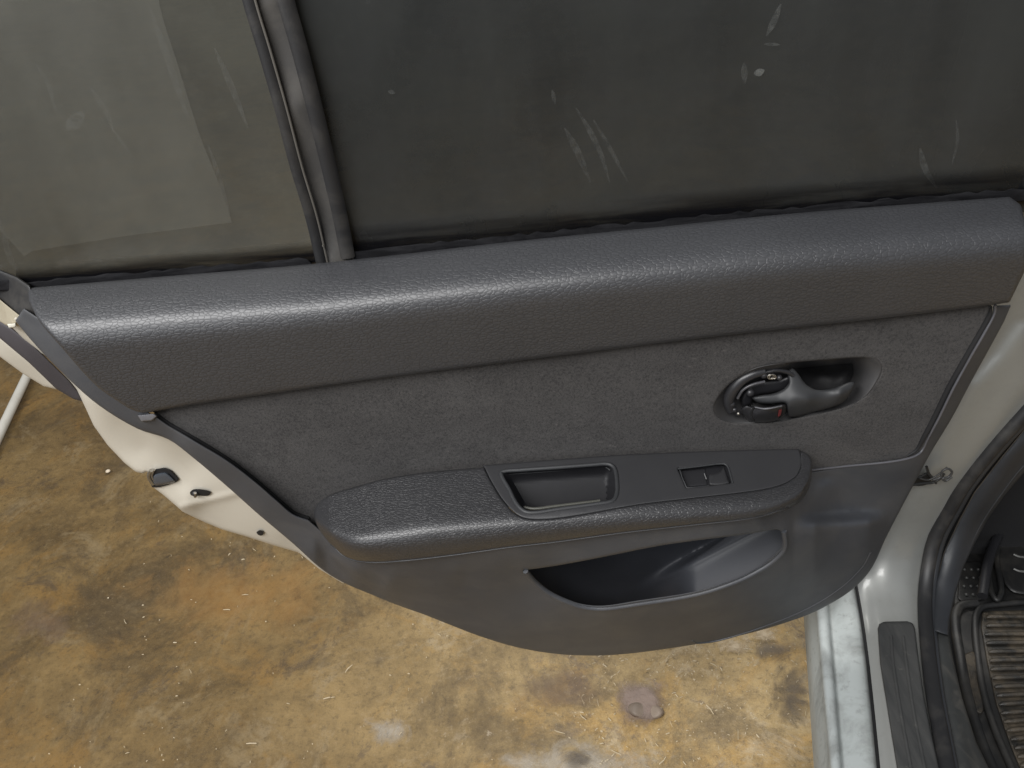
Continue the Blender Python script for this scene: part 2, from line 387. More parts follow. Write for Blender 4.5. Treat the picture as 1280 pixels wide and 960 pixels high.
# litter: straws and grit
def straw():
    vs = []; fs = []; rr = random.Random(11)
    for k in range(900):
        x = rr.uniform(-.9, .62); y = rr.uniform(.62, 2.0)
        L = rr.choice([.002, .003, .004, .007]) if k % 14 else rr.uniform(.01, .02); wd = rr.uniform(.0003, .0008); a = rr.uniform(0, math.pi)
        if rr.random() < .4: x = rr.uniform(.05, .5); y = rr.uniform(.62, .95)
        dx, dy = math.cos(a)*L/2, math.sin(a)*L/2; nx, ny = -math.sin(a)*wd, math.cos(a)*wd; o = len(vs); c = rr.uniform(-.3, .3)*L
        vs += [(x-dx-nx, y-dy-ny, .006), (x-dx+nx, y-dy+ny, .006), (x-dx, y-dy, .006+wd*2), (x+nx+c*ny/wd, y+ny+c*.1, .006), (x-nx+c*ny/wd, y-ny+c*.1, .006), (x+c*ny/wd, y+c*.1, .008+wd), (x+dx-nx, y+dy-ny, .006), (x+dx+nx, y+dy+ny, .006), (x+dx, y+dy, .006+wd*2)]
        for q in ((0, 4, 5, 2), (2, 5, 3, 1), (4, 6, 8, 5), (5, 8, 7, 3)): fs.append(tuple(o+i for i in q))
    m = M('straw'); m.set(col=m.mix(m.noise(30), (.36, .27, .15), (.62, .54, .40)), rough=.8)
    o = mesh('straw_litter', vs, fs, m.m); o['kind'] = 'stuff'; o['label'] = 'tiny pale straws and grit scattered over the stained concrete floor'
    o['category'] = 'litter'; return o
straw()
o = dome('pebble', PZ(135, 589, 0.008), (0, 0, 1), .006, .004, plastic('cream_pebble', (.65, .55, .42), .6), None)
o['label'] = 'small pale pebble lying on the dark floor near the white door edge'; o['category'] = 'pebble'
# pipe on the floor
PVC = paint('pvc', (.62, .60, .54), 0, .45, .35, (.3, .26, .2), 0)
a = PZ(48, 440, .022); b = PZ(-2, 545, .022); b2 = b+(b-a)*1.2; a2 = a-(b-a)*1.0
o = tube('pipe', [a2+(b2-a2)*t for t in np.linspace(0, 1, 12)], .0125, PVC, None, n=16)
o['label'] = 'thin white plastic pipe lying on the floor at the left beyond the door'; o['category'] = 'pipe'

# ================================================================ THE DOOR
door = empty('car_door', (P(640, 820, .03)[0], YD, .34), 'open rear car door seen from inside with black vinyl, grey fabric and cream painted edge', 'car door')
# -- outlines
GL_BOT = [(-60, 352), (35, 357), (200, 343), (395, 326), (440, 322), (700, 296), (900, 275), (1100, 258), (1275, 244), (1340, 240)]
# glass
DIV_L = [(262, -180), (307, 0), (325, 60), (345, 130), (366, 210), (384, 270), (397, 326), (400, 340)]
DIV_R = [(318, -180), (362, 0), (380, 60), (398, 130), (414, 200), (430, 270), (441, 322), (444, 336)]
def S_d(d): return onplane(d)
q1 = patch('window_pane', [(-160, -200), (285, -200)]+DIV_L[1:][:0]+[(330, 0), (352, 100), (385, 230), (405, 340), (-60, 366), (-160, 370)], S_d(-.024), GLASSQ, door, grid=60, step=30, rnd=0, thick=.004)
q1['label'] = 'lighter dusty quarter glass left of the divider'
q2 = patch('window_pane', [(340, -200), (1500, -200), (1500, 250), (900, 292), (430, 338), (400, 200), (370, 60)], S_d(-.020), GLASS, door, grid=60, step=30, rnd=0, thick=.004)
q2['label'] = 'large dark tinted pane right of the divider'
def smear(pts, wd, pane, d, mat=SMEAR):
    return tube('dust_smear', px(smooth_curve(pts, False, 5), d), [wd*.0002, wd*.0009, wd*.0008, wd*.0002], mat, pane, n=6, flat=.12)
for pts, wd in (([(112, 108), (132, 138), (142, 165)], 2.5), ([(140, 160), (165, 195)], 1.5), ([(186, 5), (205, 60), (222, 110), (236, 150)], 3), ([(45, 80), (60, 105), (70, 140)], 2), ([(84, 162), (94, 152), (104, 140)], 6), ([(260, 180), (275, 225), (290, 280)], 2), ([(268, 60), (290, 110), (310, 160)], 3), ([(0, 275), (12, 320), (22, 340)], 3)):
    smear(pts, wd, q1, -.0225)
for pts, wd in (([(690, 112), (694, 130)], 2), ([(706, 160), (722, 190), (738, 228)], 3.5), ([(720, 135), (738, 165), (752, 195), (762, 228)], 2.6), ([(742, 150), (765, 190), (784, 226)], 2), ([(958, 45), (968, 25), (976, 5)], 3), ([(930, 78), (931, 105)], 3), ([(948, 86), (950, 95)], 5.), ([(955, 55), (975, 56)], 1.5), ([(1150, 185), (1156, 210), (1170, 234)], 3), ([(1195, 150), (1197, 175), (1190, 205)], 1.5), ([(458, 0), (462, 4)], 3), ([(485, 114), (494, 116)], 2)):
    smear(pts, wd, q2, -.0185, SMEAR2 if wd == 5. else SMEAR)
def m_film(name, col, a):
    m = M(name); m.set(col=col, rough=.85, alpha=m.math('MULTIPLY', m.ramp(m.noise(6, 7, .65, .5), [(.25, .45), (.7, 1)]), a)); return m.m
patch('dust_film', smooth_curve([(-100, -150), (180, -150), (198, 0), (222, 80), (250, 170), (272, 225), (290, 278)], False, 4).tolist()+[(150, 296), (40, 314), (30, 320), (8, 296), (-100, 200)], S_d(-.0222), m_film('quarter_dust', (.30, .30, .26), .09), q1, grid=40, step=12, rnd=0, thick=0)
# belt seal with worn black grime
m = M('grimy_felt'); n_ = m.noise(40, 6, .7, .8, src=m.mapping((.35, 1, 2.5))); m.set(col=m.mix(m.ramp(n_, [(.4, 0), (.7, 1)]), (.004, .004, .005), (.018, .018, .02)), rough=.8, spec=.15)
FELT = m.m
def band(line, h0, h1): return [(x, y-h0) for x, y in line]+[(x, y+h1) for x, y in reversed(line)]
rr = random.Random(5)
up1 = [(x, np.interp(x, [p[0] for p in GL_BOT], [p[1] for p in GL_BOT])-5+rr.uniform(-2, 1.5)) for x in range(-60, 396, 12)]
patch('window_seal', up1+[(395, 334), (200, 351), (35, 365), (-60, 362)], onplane(-.010), FELT, door, rnd=1.5, drop=.003, grid=12)
up2 = [(x, np.interp(x, [p[0] for p in GL_BOT], [p[1] for p in GL_BOT])-8+rr.uniform(-2.2, 1.8)*(1 if x > 520 else .4)) for x in range(440, 1300, 11)]
patch('window_seal', up2+[(1300, 250), (900, 283), (700, 304), (440, 330)], onplane(-.010), FELT, door, rnd=1.5, drop=.003, grid=12)
# grime film on the glass just above the seal: long dragged marks
def m_grime():
    m = M('dragged_grime'); a = m.ramp(m.noise(24, 7, .7, .5, src=m.mapping((.25, 1, 3.6), (0, R(5), 0))), [(.40, .15), (.56, 1)])
    uv = m.n('ShaderNodeTexCoord').outputs['UV']; sp = m.n('ShaderNodeSeparateXYZ'); m.l(uv, sp.inputs[0])
    m.set(col=(.003, .003, .004), rough=.8, spec=.05, alpha=m.math('MULTIPLY', m.math('ADD', a, m.math('MULTIPLY', sp.outputs[1], .7)), m.math('POWER', sp.outputs[1], .9))); return m.m
GRIME = m_grime()
def film(x0, x1, h, pane, d):
    xs = np.arange(x0, x1+1, 20); by = np.interp(xs, [p[0] for p in GL_BOT], [p[1] for p in GL_BOT]); vs = []; fs = []
    for x, y in zip(xs, by): vs += [P(x, y-h, d), P(x, y+2, d)]
    for i in range(len(xs)-1): fs.append((2*i, 2*i+1, 2*i+3, 2*i+2))
    o = mesh('grime_film', vs, fs, GRIME, pane, smooth=False); uv = o.data.uv_layers.new()
    for lp in o.data.loops: uv.data[lp.index].uv = (0, lp.vertex_index % 2)
film(20, 400, 26, q1, -.0218); film(440, 1280, 40, q2, -.0178)
# divider between the panes
MULL = plastic('divider_vinyl', (.042, .040, .038), .75, 500, .3, mott=.2, dust=.25)
DIVS = tps([(262, -180, -.012), (318, -180, -.012), (335, 0, -.010), (307, 0, -.014), (362, 0, -.014), (345, 130, -.014), (372, 130, -.009), (398, 130, -.014), (397, 326, -.012), (420, 326, -.006), (441, 322, -.012)])
dv = patch('window_divider', DIV_L+DIV_R[::-1], onplane(DIVS), MULL, door, rnd=3, drop=.005, grid=8)
off = lambda l, dx: [(x+dx, y) for x, y in l]
tube('rubber_channel', px(smooth_curve(off(DIV_L, 5), False, 5), -.0080), .0055, RUBBER, dv, flat=.5)
tube('rubber_channel', px(smooth_curve([(313, -180), (357, 0), (374, 60), (392, 130), (409, 200), (425, 270), (435, 322)], False, 5), -.0070), .0066, RUBBER, dv, flat=.4)
tube('bright_edge', px(smooth_curve(off(DIV_L, 12), False, 5), -.0065), .0010, plastic('worn_edge', (.08, .074, .065), .5), dv, flat=.6)
tube('bright_edge', px(smooth_curve(DIV_R, False, 5), -.0105), .0009, MULL, dv)
tube('screw', px([(403.5, 306), (404, 308)], -.002), .0008, STEEL, dv)
# window frame corner, lower left
patch('frame_corner', [(-60, 330), (0, 337), (22, 346), (38, 357), (46, 384), (46, 398), (22, 400), (8, 388), (-60, 350)], onplane(tps([(-60, 340, -.03), (0, 345, -.015), (30, 350, .0), (30, 395, .01), (8, 385, -.01)])), RUBBER, door, rnd=5, drop=.006)
RUSTY = paint('flaked_frame_metal', (.36, .32, .24), .1, .55, .9, (.13, .09, .05), 0)
patch('frame_metal', [(-60, 335), (0, 374), (12, 384), (27, 396), (20, 404), (10, 408), (0, 402), (-60, 362)], onplane(tps([(-60, 350, -.03), (0, 385, -.012), (27, 400, .012), (5, 400, -.008)])), RUSTY, door, rnd=2, drop=.003)
patch('clip', [(9, 405), (20, 404), (20, 409), (11, 410)], onplane(.012), plastic('white_clip', (.6, .58, .5), .4), door, rnd=1, drop=.002, grid=4, step=2)

# -- painted shell of the door
OUT_L = [(19, 401), (45, 432), (86, 474), (124, 507), (172, 536), (210, 549), (240, 571), (285, 609), (322, 642), (367, 680), (399, 709), (427, 727), (464, 743), (496, 756), (530, 768)]
shell_poly = [(10, 404), (30, 424), (60, 447), (87, 476), (96, 487), (107, 510), (117, 532), (135, 557), (156, 579), (170, 590), (179, 592), (184, 589), (189, 607), (207, 621), (229, 640), (254, 652), (278, 662), (309, 671), (343, 682), (374, 691), (400, 712), (430, 730), (440, 715), (400, 690), (300, 600), (200, 530), (60, 425), (20, 395)]
shell_d = tps([(10, 404, -.005), (60, 447, -.012), (50, 420, .004), (96, 487, -.02), (120, 500, .015), (107, 510, -.02), (117, 532, -.026), (170, 590, -.024), (179, 560, -.008), (150, 530, .004), (200, 545, .022), (207, 621, -.022), (230, 605, -.004), (250, 575, .016), (250, 640, -.018), (232, 628, -.006), (292, 620, .014), (290, 615, .018), (300, 660, -.012), (340, 680, -.01), (374, 691, -.006), (350, 665, .012), (400, 700, .012), (430, 727, .012)])
shell_t = shell_d
def shell_d(q):                            # pressed rib across the shell
    q = np.atleast_2d(q).astype(float); a, b = np.array([226., 634.]), np.array([298., 616.]); t = np.clip(((q-a)@(b-a))/((b-a)**2).sum(), 0, 1)
    dd = q-(a+t[:, None]*(b-a)); return shell_t(q)+.0035*np.exp(-(dd**2).sum(1)/18.)
sh = patch('door_shell', shell_poly, onplane(shell_d), CREAM, door, rnd=4, drop=.007, thick=.03, grid=3.5)
def on(fn, pts, o=0): return [P(x, y, float(fn(np.array([[x, y]]))[0])+o) for x, y in pts]
# latch mouth with rubber plug and steel ring
lp_ = [(185, 589), (196, 584), (207, 582), (214, 585), (225, 597), (222, 600), (211, 604), (200, 607), (191, 607)]
lat = patch('latch', lp_, lambda q: onplane(shell_d)(q)+np.array([0, -.003, 0]), VOID, door, rnd=2, drop=.002, grid=4, step=2)
patch('latch_claw', smooth_curve([(194, 590), (207, 586), (213, 588), (221, 597), (209, 601), (195, 602)], True, 4), lambda q: onplane(shell_d)(q)+np.array([0, -.006, 0]), plastic('claw_rubber', (.05, .058, .07), .25, 300, .05), lat, rnd=5, drop=.006, grid=3, step=1.5)
tube('latch_ring', on(shell_d, smooth_curve([(189, 588), (186, 595), (191, 605)], False, 4), .006), .0022, STEEL, lat)
tube('latch_ring', on(shell_d, smooth_curve([(193, 587), (190, 595), (195, 604)], False, 4), .006), .0012, STEEL, lat)
sl = patch('screw_slot', smooth_curve([(238, 614), (243, 610), (258, 611), (264, 614), (261, 618), (247, 618), (240, 618)], True, 4), lambda q: onplane(shell_d)(q)+np.array([0, -.002, 0]), VOID, door, rnd=0, grid=4, step=2)
sc = dome('screw_head', on(shell_d, [(244, 617)], .004)[0], (0, -1, .3), .0036, .003, GLOSSY, sl)
tube('screw_shank', on(shell_d, [(244, 616), (244, 621)], .006), .0016, STEEL, sl)
patch('drain_hole', smooth_curve([(321, 664), (326, 661), (330, 664), (329, 667), (325, 668)], True, 4), lambda q: onplane(shell_d)(q)+np.array([0, -.002, 0]), VOID, door, rnd=0, grid=3, step=1.5)
# weather strip and outer skin flange at lower left
patch('rubber_seal', [(-80, 330), (0, 401), (15, 410), (37, 427), (87, 476), (98, 490), (104, 502), (92, 499), (70, 486), (37, 454), (0, 423), (-80, 370)], onplane(tps([(-80, 350, -.06), (0, 412, -.028), (50, 455, -.022), (98, 495, -.024), (60, 450, -.020)])), plastic('seal_strip', (.05, .045, .05), .6, 800, .3), door, rnd=4, drop=.004)
patch('outer_skin', [(-80, 360), (0, 421), (37, 452), (72, 487), (55, 483), (30, 468), (0, 446), (-80, 400)], onplane(tps([(-80, 380, -.08), (0, 422, -.036), (0, 446, -.055), (37, 455, -.036), (30, 467, -.055), (70, 486, -.045)])), CREAM, door, rnd=3, drop=.005, thick=.02)

# -- upper trim roll
UT_TOP = [(35, 360), (200, 346), (400, 329), (640, 302), (800, 286), (1000, 266), (1262, 246)]
def rail(pts, ds): p = smooth_curve([(x, y, d*1000) for (x, y), d in zip(pts, ds)], False, 10); return p
ut_out = smooth_curve([(35, 360), (200, 346), (400, 329), (640, 302), (800, 286), (1000, 266), (1262, 246)], False, 6).tolist()+[(1276, 256), (1285, 290), (1283, 335), (1262, 378)]+smooth_curve([(1235, 382), (1100, 398), (900, 420), (640, 452), (480, 472), (360, 489), (247, 505), (178, 517)], False, 6).tolist()+smooth_curve([(160, 510), (120, 482), (75, 432), (48, 400), (36, 375)], False, 5).tolist()
def smin(a, b, k):
    h = np.clip(.5+.5*(b-a)/k, 0, 1); return b*(1-h)+a*h-k*h*(1-h)
def horiz(q, ytop, d0, drop):              # depth reached by a level shelf that starts at the line ytop(x)
    x = q[:, 0]; out = np.zeros(len(q)); yt = ytop(x)
    r0 = FW[None]*FPX+(x[:, None]-640)*RT[None]-(yt[:, None]-480)*UP[None]; z = CAMH+r0[:, 2]*(YD-d0)/r0[:, 1]
    r1 = FW[None]*FPX+(x[:, None]-640)*RT[None]-(q[:, 1:2]-480)*UP[None]; sl = r1[:, 2]/r1[:, 1]
    y1 = (z-CAMH+drop*(-(YD-d0)))/(sl-drop)  # z falls by drop per metre towards the viewer
    y1 = np.where(q[:, 1] < yt-6, YD-d0+.004, y1); return YD-y1
tp = lambda x: np.interp(x, [35, 200, 400, 640, 800, 1000, 1262], [360, 346, 329, 302, 286, 266, 246])
bt = lambda x: np.interp(x, [178, 247, 360, 480, 640, 900, 1100, 1262], [517, 505, 489, 472, 452, 420, 398, 378])
def UTS(q):
    x, y = q[:, 0], q[:, 1]; t = tp(x); b = np.where(x > 178, bt(x), 517+(178-x)*.13)
    f = np.clip((y-t)/(b-t), 0, 1.1); face = .067-.0175*np.clip((f-.22)/.78, 0, 1.1)**1.5
    return smin(horiz(q, tp, .003, .10), face, .044)
patch('upper_trim', ut_out, onplane(UTS), L_UP, door, rnd=5, drop=.0045, grid=6, thick=.02)

# -- fabric insert
fab = smooth_curve([(188, 512), (247, 500), (360, 485), (480, 468), (640, 448), (900, 416), (1100, 394), (1232, 379)], False, 4).tolist()+[(1240, 382), (1241, 393)]+smooth_curve([(1230, 415), (1211, 449), (1189, 490), (1171, 527), (1157, 556), (1150, 567), (1139, 573), (1111, 578), (1060, 583), (1005, 590)], False, 4).tolist()+[(995, 600), (700, 620), (460, 670), (430, 690), (400, 672), (386, 656)]+smooth_curve([(384, 651), (367, 642), (349, 627), (319, 601), (285, 575), (247, 552), (210, 530)], False, 4).tolist()
# the handle dish outline cuts the fabric
dish = smooth_curve([(893, 507), (906, 486), (926, 470), (947, 460), (982, 454), (1035, 449.5), (1079, 447), (1096, 451), (1102, 461), (1094, 479), (1079, 497), (1052, 510), (1013, 519), (978, 526), (947, 528.5), (915, 528), (897, 521)], True, 4)
FABD = tps([(190, 515, .036), (390, 650, .034), (300, 560, .037), (480, 470, .0385), (640, 450, .0385), (900, 418, .0385), (1240, 380, .037), (1140, 573, .035), (1000, 585, .035), (700, 575, .034), (500, 590, .033), (700, 510, .035), (1000, 400, .037), (450, 560, .034), (1180, 470, .036)])
patch('fabric_insert', fab, onplane(FABD), FABRIC, door, holes=[dish], rnd=3, drop=.003, grid=9, thick=.01)

# -- lower trim (with the rim that runs round the fabric)
pk_hole = smooth_curve([(654, 713), (690, 708), (740, 699), (832, 681), (939, 667), (968, 662), (976, 664), (977, 682), (968, 694)], False, 3).tolist()+smooth_curve([(950, 708), (920, 723), (870, 739), (795, 751), (755, 757), (727, 755), (700, 746), (678, 732), (662, 719)], False, 4).tolist()
inner = [(193, 519)]+smooth_curve([(210, 531), (247, 553), (285, 576), (319, 602), (349, 628), (367, 643), (386, 650)], False, 4).tolist()+[(400, 662), (416, 680), (434, 696), (461, 701), (505, 699), (567, 692), (639, 682), (692, 676), (780, 664), (870, 654), (945, 645), (992, 629), (1006, 612), (1010, 590)]+smooth_curve([(1060, 582), (1111, 577), (1137, 572), (1149, 566), (1156, 554), (1171, 526), (1189, 489), (1211, 448), (1230, 414), (1241, 392), (1241, 382)], False, 4).tolist()
outer = [(1264, 381)]+smooth_curve([(1255, 402), (1236, 437), (1214, 477), (1189, 524), (1164, 565), (1142, 606), (1124, 640), (1107, 673), (1092, 706), (1079, 724), (1057, 743), (1020, 764), (986, 777), (939, 791), (889, 802), (826, 812), (776, 818), (735, 819.5), (692, 817), (646, 809), (599, 795), (555, 778)], False, 5).tolist()+smooth_curve(OUT_L[::-1], False, 4).tolist()
lt_poly = inner+outer+[(30, 385), (44, 394), (56, 402), (82, 430), (126, 480), (163, 508), (182, 514)]
C = [(20, 401, .020), (52, 402, .030), (80, 430, .038), (124, 480, .043), (163, 508, .044), (48, 425, .028), (90, 470, .034), (130, 505, .037), (180, 525, .042), (175, 534, .037), (230, 555, .044), (215, 551, .036), (280, 590, .046), (285, 609, .036), (330, 630, .046), (322, 642, .036), (385, 662, .050), (367, 680, .036), (390, 690, .044), (399, 709, .034), (430, 716, .052), (427, 727, .036), (470, 735, .058), (464, 743, .040), (500, 750, .056), (530, 768, .045), (555, 778, .046), (599, 795, .046), (692, 817, .044), (776, 818, .044), (889, 802, .042), (986, 777, .038), (1057, 743, .032), (1092, 706, .026), (1124, 640, .024), (1164, 565, .026), (1214, 477, .026), (1264, 381, .024),
     (1241, 392, .040), (1225, 440, .036), (1200, 480, .038), (1175, 530, .038), (1150, 575, .036), (1080, 585, .036), (1030, 600, .036), (1030, 590, .036), (1015, 590, .04),
     # under armrest: the face that carries it
     (416, 684, .056), (434, 700, .076), (461, 706, .096), (505, 704, .108), (567, 697, .112), (692, 680, .112), (780, 668, .112), (870, 658, .111), (945, 649, .108), (980, 640, .088), (1010, 615, .052), (1030, 605, .042),
     (440, 715, .072), (480, 720, .092), (520, 716, .102), (570, 712, .106), (620, 705, .108), (654, 706, .108), (740, 692, .110), (832, 674, .110), (939, 660, .104), (968, 655, .096),
     # below
     (483, 731, .082), (580, 722, .097), (645, 716, .100), (550, 750, .075), (600, 745, .085), (660, 735, .090), (700, 760, .090), (755, 766, .094), (795, 760, .094), (870, 748, .094), (920, 733, .092), (965, 706, .088), (985, 690, .086), (984, 665, .092), (1000, 660, .078),
     (640, 780, .068), (740, 790, .072), (840, 785, .070), (930, 770, .062), (1000, 740, .052), (1040, 720, .045),
     (1050, 620, .037), (1100, 620, .030), (1030, 650, .050), (1100, 650, .032), (1020, 690, .060), (1080, 690, .040)]
LT0 = tps(C)
def LTS(q):                                # a soft shelf stands out of the trim to the right of the pocket
    q = np.atleast_2d(q).astype(float); x, y = q[:, 0], q[:, 1]
    up = np.clip((y-(640-(x-1006)*.06))/20, 0, 1); up = up*up*(3-2*up); dn = 1-np.clip((y-(668-(x-1006)*.15))/75, 0, 1)
    sx = np.clip((x-992)/26, 0, 1)*np.clip((1112-x)/26, 0, 1)
    dl = y-np.interp(x, [392, 414, 440, 464, 496, 525], [668, 697, 716, 732, 753, 768]); cr = 1/(1+np.exp(-dl/1.6))
    cr = cr*np.clip((x-394)/14, 0, 1)*np.clip((528-x)/20, 0, 1)
    return LT0(q)+.019*up*np.maximum(dn, 0)*sx-.009*cr
patch('lower_trim', lt_poly, onplane(LTS), HARD, door, holes=[pk_hole], rnd=3.5, drop=.004, grid=4, thick=.018)
# fabric rim: edge bead, and black strips painting the groove's shade, bright worn corner tabs
tube('trim_edge', on(FABD, smooth_curve([(193, 517), (210, 529.5), (247, 551), (285, 574.5), (319, 600.5), (349, 626), (367, 641), (386, 648)], False, 5), .002), .0022, VOID, door, flat=.5)
tube('trim_edge', on(LTS, smooth_curve([(1012, 588), (1060, 582.5), (1111, 577.5), (1139, 572), (1151, 565), (1160, 548), (1174, 522), (1192, 485), (1214, 445), (1233, 412), (1243, 392), (1244, 381)], False, 5), .000), .0013, plastic('polished_edge', (.09, .09, .10), .3), door)
tube('trim_edge', on(FABD, smooth_curve([(1134, 570), (1146, 562), (1155, 546), (1169, 520), (1187, 483), (1209, 444), (1228, 411), (1238, 391), (1238, 385)], False, 5), .0015), [.0008, .0022, .0030, .0030, .0026, .001], VOID, door, flat=.5)
patch('corner_tab', [(172, 519), (192, 517), (197, 520), (190, 526), (177, 527)], onplane(.048), plastic('tab', (.13, .13, .14), .3), door, rnd=1.5, drop=.003, grid=3, step=2)
# raised crease of the outer lower corner
tube('moulded_line', on(LTS, smooth_curve([(865, 800), (872, 803.5), (900, 800), (960, 781), (1010, 760), (1050, 735), (1078, 708), (1088, 690)], False, 6), -.0006), .0013, HARD, door, flat=.8)

# -- map pocket
def PKD(q):
    x, y = q[:, 0], q[:, 1]; s_ = (x-866)*.462+(y-706)*.887
    st = np.clip((s_+16)/16, 0, 1); st = st*st*(3-2*st); fx = np.clip((x-790)/80, 0, 1); fx = fx*fx*(3-2*fx)
    return .020+fx*(.022*st+.00085*np.logaddexp(0, s_/3)*3)+.02*(1-np.clip((x-640)/60, 0, 1))
pw = patch('map_pocket', smooth_curve([(645, 705), (740, 690), (832, 672), (939, 658), (975, 653), (985, 665), (985, 690), (960, 712), (920, 733), (870, 749), (795, 762), (750, 766), (715, 762), (680, 745)], True, 3), onplane(PKD), plastic('pocket_plastic', (.028, .030, .036), .45, 1300, .2), door, rnd=0, grid=3, thick=.004)
LIP = [(657, 714), (668, 727), (684, 740), (703, 750), (728, 758.5), (756, 760.5), (797, 755), (870, 743), (920, 727), (952, 711), (970, 698), (981, 684), (980, 664)]
tube('pocket_lip', on(LTS, smooth_curve(LIP, False, 6), .0), .0030, HARD, pw, flat=.9)

# -- armrest
pad_out = smooth_curve([(605, 584), (536, 590), (483, 598), (449, 607), (414, 618), (397, 630), (392, 643), (399, 662), (414, 681), (433, 698), (461, 704), (505, 702), (567, 695), (639, 685), (692, 679), (780, 667), (870, 657), (945, 648), (995, 631), (1009, 615), (1014, 599), (1015, 577), (1010, 568), (1000, 562.5)], False, 5).tolist()
pnl_edge = smooth_curve([(1001, 584), (995, 595), (976, 606), (945, 613), (870, 622), (795, 631), (711, 646), (671, 649.5), (649, 645), (630, 627), (614, 602), (605, 584)], False, 5).tolist()
ARC = smooth_curve([(449, 607), (414, 618), (397, 630), (392, 643), (399, 662), (414, 681), (433, 698), (461, 704), (505, 702), (567, 695), (639, 685), (692, 679), (780, 667), (870, 657), (945, 648), (995, 631), (1009, 615), (1014, 599), (1015, 577), (1010, 568)], False, 5)
def ldist(line, q):
    best = np.full(len(q), 1e9)
    for a, b in zip(line[:-1], line[1:]):
        ab = b-a; t = np.clip(((q-a)@ab)/max((ab**2).sum(), 1e-9), 0, 1); best = np.minimum(best, np.linalg.norm(q-(a+t[:, None]*ab), axis=1))
    return best
atop = lambda x: np.interp(x, [392, 414, 449, 483, 536, 605, 700, 780, 907, 1000, 1020], [634, 616, 606, 598, 590, 584, 576, 570, 565, 562, 563])
def ARM(q):
    q = np.atleast_2d(q).astype(float); x = q[:, 0]
    amp = np.interp(x, [385, 410, 433, 461, 505, 940, 975, 1000, 1015], [.074, .060, .042, .022, .008, .008, .022, .050, .074])
    rad = np.interp(x, [385, 433, 461, 505, 600, 900, 960, 1015], [52, 46, 38, 26, 20, 15, 17, 22])
    s_ = np.clip(ldist(ARC, q)/rad, 0, 1); face = .1235-amp*(1-np.sqrt(np.maximum(0, 1-(1-s_)**2)))
    return smin(horiz(q, atop, .046, .12), face, .016)
arm = empty('armrest', P(700, 650, .06)); arm.parent = door; arm.matrix_parent_inverse = door.matrix_world.inverted()
pad = patch('armrest_pad', pad_out+pnl_edge, onplane(ARM), L_ARM, arm, rnd=3, drop=.003, grid=4.5, thick=.02)
cup = smooth_curve([(627, 590), (650, 587.5), (700, 584), (740, 581), (760, 580), (768, 585), (771, 600), (771, 617), (766, 626), (750, 629.5), (699, 636.5), (668, 641), (655, 639), (645, 629), (636, 611), (628, 597)], True, 4)
sw = [(847, 586.5), (876, 583), (904, 580), (909.5, 583), (916, 604.5), (886, 608), (858, 611), (853, 600)]
panel_out = [(603, 582.5)]+[(x, y) for x, y in ((690, 575.5), (780, 569), (850, 566), (907, 564), (960, 562.5), (999, 562))]+[(1003, 575)]+[(x+.6, y+1.2) for x, y in pnl_edge]
pn = patch('armrest_panel', panel_out, lambda q: onplane(ARM)(q)+np.array([0, .001, 0]), PANEL, arm, holes=[cup, sw], rnd=2, drop=.0018, grid=6, thick=.02)
# stitched seam
tube('armrest_seam', on(ARM, smooth_curve([(414, 681), (433, 697), (461, 703), (505, 701), (567, 694), (639, 684), (692, 678), (780, 666), (870, 656), (945, 647), (985, 634)], False, 6), .0008), .0009, PANEL, arm)
# pull cup
def cup_push(q):
    y0 = np.interp(q[:, 0], [625, 765], [590, 580]); t = np.clip((q[:, 1]-y0+2)/14, 0, 1); t2 = np.clip((q[:, 1]-y0)/50, 0, 1)
    e = np.clip((773-q[:, 0])/14, 0, 1)*np.clip((q[:, 0]-(628+(q[:, 1]-590)*.5)+2)/8, 0, 1)
    return .004+(.012*t**.8+.042*t2)*(.25+.75*e)
cw = patch('pull_cup', [(a*1., b) for a, b in resample(np.array([(623, 588), (762, 577), (772, 582), (776, 620), (770, 634), (668, 648), (650, 645), (632, 612)]), 4)], onplane(ARM), DARKP, arm, rnd=0, grid=4, push=cup_push, thick=.002)
tube('cup_rim', on(ARM, cup, -.0002), .0022, GREYP, cw, closed=True, flat=.8)
tube('cup_rim', on(ARM, smooth_curve([(631, 593), (660, 591), (700, 588), (740, 584.5), (757, 584), (763, 588)], False, 4), -.010), .0010, GREYP, cw)
tube('cup_ledge', on(ARM, smooth_curve([(655, 634), (668, 636), (700, 632), (750, 626)], False, 4), -.012), .0016, plastic('worn_ledge', (.07, .07, .06), .4), cw)
# window switch
swt = patch('window_switch', [(842, 583), (908, 576), (914, 582), (920, 608), (856, 615)], onplane(ARM), DARKP, arm, rnd=0, grid=4, push=lambda q: np.full(len(q), .010), thick=.002)
RK = tps([(857, 590, -.004), (880, 588, -.004), (862, 606, -.004), (882, 604, -.006), (888, 594, -.004), (900, 587, -.001), (908, 600, -.004), (890, 606, -.002)])
patch('switch_rocker', [(850, 588), (882, 585.5), (884, 603), (886, 606), (858, 609)], onplane(lambda q: ARM(q)-.006), GLOSSY, swt, rnd=2, drop=.0015, grid=4, step=2)
patch('switch_rocker', smooth_curve([(887, 593), (892, 592), (901, 589), (905, 584), (910, 598), (912, 604), (888, 606.5), (886, 600)], True, 3), onplane(lambda q: ARM(q)-.0035+.0018*np.clip((q[:, 1]-594)/10, -.5, 1)), PANEL, swt, rnd=3, drop=.003, grid=3, step=1.5)
tube('switch_rim', on(ARM, smooth_curve([(847, 586), (876, 582.5), (904, 579.5), (909.5, 583), (913, 593), (916, 604.5)], False, 3), -.0002), .0011, GREYP, swt)
tube('switch_rim', on(ARM, [(850, 588), (853, 598), (858.5, 610), (870, 609.5), (886, 607.5)], -.0015), .0008, GREYP, swt)
tube('switch_mark', on(ARM, [(880.5, 592), (883, 599)], -.004), .0004, plastic('mark_grey', (.2, .2, .2), .5), swt)

